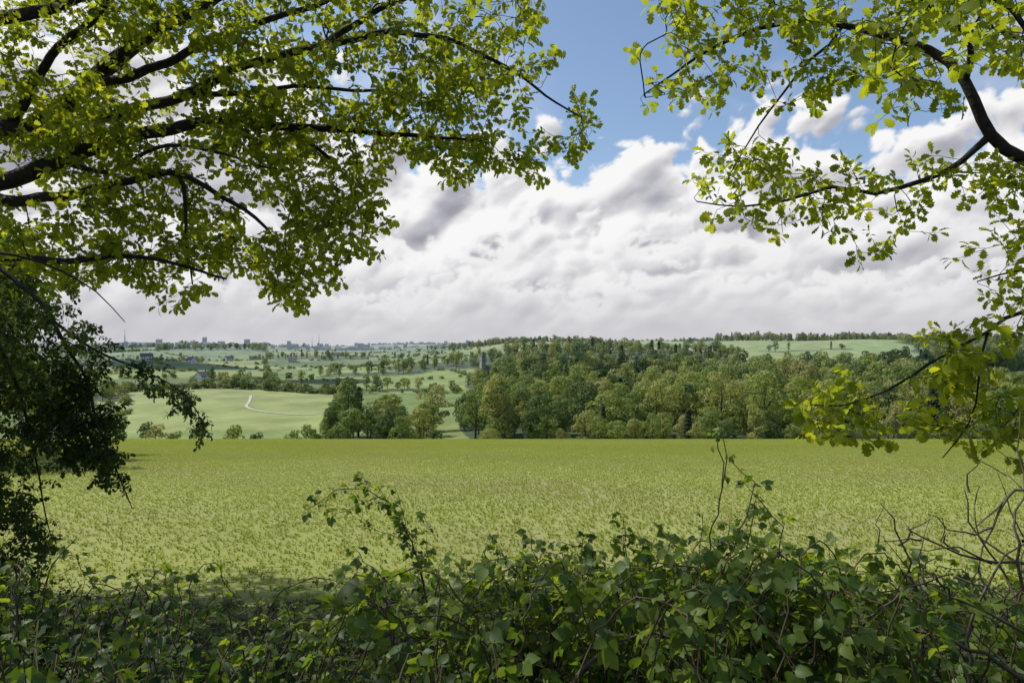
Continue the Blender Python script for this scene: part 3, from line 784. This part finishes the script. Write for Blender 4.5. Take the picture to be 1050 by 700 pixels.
def church(x,y):
    e=bpy.data.objects.new('village_church',None); sc.collection.objects.link(e); e.location=(x,y,tz(x,y)+2); e.rotation_euler=(0,0,.5); e.scale=(.8,.8,.8)
    a=Acc(); a.box((0,0,8),(5.5,5.5,26)); 
    for i in(-1,1):
        for j in(-1,1): a.box((i*2.5,j*2.5,21.8),(.8,.8,2.2))
    a.obj('tower',[M_st],False,parent=e)
    a=Acc(); a.add([(-2.6,-2.6,21.03),(2.6,-2.6,21.03),(2.6,2.6,21.03),(-2.6,2.6,21.03),(0,0,27)],[(0,1,4),(1,2,4),(2,3,4),(3,0,4)]); a.obj('spire',[M_sl],False,parent=e)
    a=Acc(); a.box((9.8,0,2.5),(14,8,9)); a.obj('nave',[M_st],False,parent=e)
    a=Acc(); a.add([(2.8,-4.4,7.02),(17.2,-4.4,7.02),(17.2,4.4,7.02),(2.8,4.4,7.02),(2.8,0,12),(17.2,0,12)],[(0,1,5,4),(3,4,5,2),(0,4,3),(1,2,5)]); a.obj('nave_roof',[M_sl],False,parent=e)
    a=Acc()
    for s in (-1,1):
        a.box((0,s*2.77,17.5),(1.2,.1,2.6)); a.box((s*2.77,0,17.5),(.1,1.2,2.6))
        for k in range(3): a.box((6+k*4,s*4.02,3.5),(1,.1,3))
    a.obj('windows',[M_gl],False,parent=e)
church((495-525)/700*650,650)
r=random.Random(77); acc=Acc()
Mh1=solid('town_wall',(.66,.65,.64),(.5,.5,.5),.05,haze=.3); Mh2=solid('town_roof',(.17,.16,.16),None,.05,haze=.6)
for k in range(420):
    d=r.choice((r.uniform(2700,3400),r.uniform(4700,5600),r.uniform(4700,5600))); bx=r.gauss(395,50) if r.random()<.65 else r.uniform(110,330); x=(bx-525)/700*d; z=tz(x,d); w=r.uniform(10,30); dd=r.uniform(8,12); h=r.uniform(6,14) if r.random()<.93 else r.uniform(20,34)
    acc.box((x,d,z+h/2),(w,dd,h),0)
    acc.add([(x-w/2-.4,d-dd/2-.4,z+h+.01),(x+w/2+.4,d-dd/2-.4,z+h+.01),(x+w/2+.4,d+dd/2+.4,z+h+.01),(x-w/2-.4,d+dd/2+.4,z+h+.01),(x-w/2-.4,d,z+h+4),(x+w/2+.4,d,z+h+4)],[(0,1,5,4),(3,4,5,2),(0,4,3),(1,2,5)],1)
acc.obj('distant_town',[Mh1,Mh2],False)
def mast(bx,d,h):
    x=(bx-525)/700*d; z=tz(x,d); a=Acc(); w=h*.04
    P=[[Vector((x+i*w*(1-t),d+j*w*(1-t),z+h*t)) for t in (0,.25,.5,.75,.96)] for i,j in((-1,-1),(1,-1),(1,1),(-1,1))]
    for p in P: a.tube(p,[.55]*5,4)
    for k in range(4):
        for q in range(4):
            a.tube([P[q][k],P[(q+1)%4][k+1]],[.3,.3],3); a.tube([P[(q+1)%4][k],P[q][k+1]],[.3,.3],3)
    a.tube([Vector((x,d,z+h*.9)),Vector((x,d,z+h*1.25))],[1.,.6],5)
    a.obj('radio_mast',[solid('painted_steel',(.3,.3,.32),None,1,haze=.3)],False)
mast(128,3900,85); mast(327,4700,75); mast(320,4900,60)

# ---------------------------------------------------------------- light
EL=math.radians(53); AZ=math.radians(-72)
S=Vector((math.sin(AZ)*math.cos(EL),math.cos(AZ)*math.cos(EL),math.sin(EL)))
l=bpy.data.lights.new('sun','SUN'); l.energy=5.0; l.angle=math.radians(.5); l.color=(1,.95,.86)
lo=bpy.data.objects.new('sun',l); lo.rotation_euler=S.to_track_quat('Z','Y').to_euler(); lo.location=(0,0,60); sc.collection.objects.link(lo)
w=bpy.data.worlds.new('World'); sc.world=w; w.use_nodes=True; nt=w.node_tree; nt.nodes.clear(); Lk=nt.links
out=N(nt,'ShaderNodeOutputWorld')
sky=N(nt,'ShaderNodeTexSky',sky_type='NISHITA'); sky.sun_disc=False; sky.sun_elevation=EL; sky.sun_rotation=AZ%(2*math.pi); sky.air_density=1.0; sky.dust_density=1.0; sky.ozone_density=1.5
b1=N(nt,'ShaderNodeBackground'); b1.inputs[1].default_value=.15
Lk.new(sky.outputs[0],b1.inputs[0]); Lk.new(b1.outputs[0],out.inputs[0])

# ---------------------------------------------------------------- clouds added out of view, to cast shadows on the land
def cloud_over(sx,sy,alt,rx,ry,seed):
    r=random.Random(seed); c=Vector((sx,sy,tz(sx,sy)))+S*(alt/S.z); a=Acc()
    nu,nv=48,24; vs=[]
    for j in range(nv+1):
        ph=math.pi*j/nv
        for i in range(nu):
            t=2*math.pi*i/nu; d=Vector((math.cos(t)*math.sin(ph),math.sin(t)*math.sin(ph),math.cos(ph)))
            k=1+.55*noise.noise(d*1.9+Vector((seed,0,0)))+.22*noise.noise(d*5+Vector((seed,3,0)))
            z=d.z*k*(1 if d.z>0 else .25)
            vs.append(c+Vector((d.x*k*rx,d.y*k*ry,z*min(rx,ry)*.5)))
    a.add(vs,[(j*nu+i,j*nu+(i+1)%nu,(j+1)*nu+(i+1)%nu,(j+1)*nu+i) for j in range(nv) for i in range(nu)])
    return a.obj('cloud',[shadow_cloudm])
shadow_cloudm=solid('shadow_cloud_white',(.85,.85,.86),(.8,.8,.82),.01,1.0)
cloud_over(520,700,1000,170,110,1); cloud_over(-500,880,1200,170,60,2); cloud_over(70,520,1000,55,60,3); cloud_over(-190,640,1000,60,35,6)

# ---------------------------------------------------------------- sky: distant cumulus banks
def gn2(x,y,s):
    xi=np.floor(x); yi=np.floor(y); xf=x-xi; yf=y-yi
    u=xf**3*(xf*(xf*6-15)+10); v=yf**3*(yf*(yf*6-15)+10)
    def g(ix,iy,fx,fy):
        h=np.sin(ix*127.1+iy*311.7+s*74.7)*43758.5453; a=(h-np.floor(h))*2*np.pi
        return np.cos(a)*fx+np.sin(a)*fy
    n=(g(xi,yi,xf,yf)*(1-u)+g(xi+1,yi,xf-1,yf)*u)*(1-v)+(g(xi,yi+1,xf,yf-1)*(1-u)+g(xi+1,yi+1,xf-1,yf-1)*u)*v
    return n*1.5
def fbm(x,y,s,o,g=.5,bil=False):
    t=0;a=1;q=0
    for k in range(o):
        n=gn2(x*.8+y*.6*(1 if k%2 else -1),y*.8-x*.6*(1 if k%2 else -1),s+k*3)
        t=t+a*((2.2*np.abs(n)) if bil else n); q+=a; a*=g; x=x*2.03+1.7; y=y*2.03+.9
    return t/q
az=np.radians(np.arange(-72,72.01,.13)); el=np.radians(np.arange(-1.5,50,.11))
AZg,ELg=np.meshgrid(az,el)
eld=np.degrees(ELg); azd=np.degrees(AZg)
def blur(a,n):
    for ax in(0,1):
        p=np.pad(a,[(n,n) if i==ax else (0,0) for i in (0,1)],'edge'); c=np.cumsum(p,ax); c=np.insert(c,0,0,ax)
        a=(np.take(c,range(2*n+1,c.shape[ax]),ax)-np.take(c,range(0,c.shape[ax]-2*n-1),ax))/(2*n+1)
    return a
def rel(a,n,amp):
    b=blur(a,n); gy=np.gradient(b,axis=0); gx=np.gradient(b,axis=1); return -(gy*.9+gx*-.45)*amp
stops=[0,.3,.6,1]
cols=np.array([(.33,.335,.385),(.46,.46,.51),(.66,.655,.685),(.95,.94,.94)])
def layer(ebx,eby,seed,sc_,width,amp,dark,fade,edge=.16,rl=1.0,base=.56):
    """a bank of cumulus whose tops reach elevation eb(azimuth)"""
    eb=np.interp(azd,ebx,eby)
    x=azd*sc_; y=eld*sc_*1.25
    w=fbm(x*.8,y*.8,seed+40,3)*.18
    big=fbm(x*.38,y*.38,seed+11,2)
    puff=fbm(x+w,y+w,seed+5,6,.50,True)
    e2=eld-amp*(big*.9+(puff-.42)*1.25)
    t=(eb-e2)/width
    alpha=sstep(t,0,edge)
    h=np.clip(t,0,1.2)**.6+puff*.42
    L=base+rl*(rel(h,1,1.2)+rel(h,4,4.2)+rel(h,11,11))
    L+=.24*(1-sstep(t,.1,.7))-dark*sstep(blur(t,14),.40,1.4)
    L+=.24*fbm(x*.4+4,y*.7,seed+70,3)
    L=np.clip(L,0,1)
    C=np.stack([np.interp(L,stops,cols[:,i]) for i in range(3)],-1)
    return alpha*fade,C
C=np.zeros(AZg.shape+(3,))+.8; alpha=np.zeros(AZg.shape)
def over(a,c):
    global C,alpha
    na=a+alpha*(1-a); k=(a/np.maximum(na,1e-6))[...,None]; C=c*k+C*(1-k); alpha=na
v=sstep(fbm(azd*.05,eld*.09,90,5,.6),.0,.5)*.45
over(v*sstep(np.abs(azd-8),3,12),np.zeros_like(C)+np.array((.80,.82,.86)))
over(*layer([-72,-45,-36,-24,-16,-12,-4,2,5.5,8,13,17,22,25,30,34,40,50,72],[24,24,24,22,19,16.5,15.5,16.5,14.5,15.5,17.5,17,18.5,16.5,14.5,15.5,18,22,22],1,.17,9,5.0,.30,1,.18,1.05,.60))
over(*layer([-72,-30,-20,-10,0,5,12,20,30,72],[12,11,10,9,11,9,11.5,10,11,12],2,.24,6,3.4,.30,.85,.24,.85,.64))
over(*layer([-72,-30,-14,-4,5,14,25,72],[6.5,6,5.5,6.2,5.2,6.6,6,6.5],3,.36,3.6,2.0,.22,.75,.3,.6,.62))
hz=(1-sstep(eld,0,8))[...,None]*.6
C=C*(1-hz)+np.array((.67,.66,.68))*hz
alpha=np.maximum(alpha,(1-sstep(eld,3,10)))
Rr=13500.
P=np.stack([np.sin(AZg)*np.cos(ELg)*Rr,np.cos(AZg)*np.cos(ELg)*Rr,np.sin(ELg)*Rr],-1).reshape(-1,3)
nr,nc=AZg.shape
ii=np.arange(nr-1)[:,None]*nc+np.arange(nc-1)[None,:]
F=np.stack([ii,ii+1,ii+1+nc,ii+nc],-1).reshape(-1,4)
al=alpha.reshape(-1); keep=al[F].max(1)>.01; F=F[keep]
used=np.unique(F); mp=np.full(len(P),-1); mp[used]=np.arange(len(used)); F=mp[F]; P=P[used]
me=gridmesh('sky_clouds',P,F)
ca=me.color_attributes.new('cloud','FLOAT_COLOR','POINT')
ca.data.foreach_set('color',np.concatenate([C.reshape(-1,3)[used],al[used][:,None]],1).astype(np.float32).ravel())
m,nt,nd,Lk=newmat('cumulus'); 
out=N(nt,'ShaderNodeOutputMaterial'); at=N(nt,'ShaderNodeAttribute',attribute_name='cloud'); em=N(nt,'ShaderNodeEmission'); tr=N(nt,'ShaderNodeBsdfTransparent'); mx=N(nt,'ShaderNodeMixShader')
Lk.new(at.outputs['Color'],em.inputs[0]); Lk.new(at.outputs['Alpha'],mx.inputs[0]); Lk.new(tr.outputs[0],mx.inputs[1]); Lk.new(em.outputs[0],mx.inputs[2]); Lk.new(mx.outputs[0],out.inputs[0])
m.cycles.emission_sampling='NONE'
me.materials.append(m)
sky_o=bpy.data.objects.new('sky',me); sc.collection.objects.link(sky_o)

cam=bpy.data.cameras.new('camera'); co=bpy.data.objects.new('camera',cam); sc.collection.objects.link(co)
cam.lens=24; cam.sensor_width=36; cam.clip_end=30000; cam.clip_start=.05
co.location=(0,0,EYE); co.rotation_euler=(math.radians(90.65),0,0); sc.camera=co
sc.view_settings.view_transform='Standard'; sc.view_settings.look='None'; sc.view_settings.exposure=0
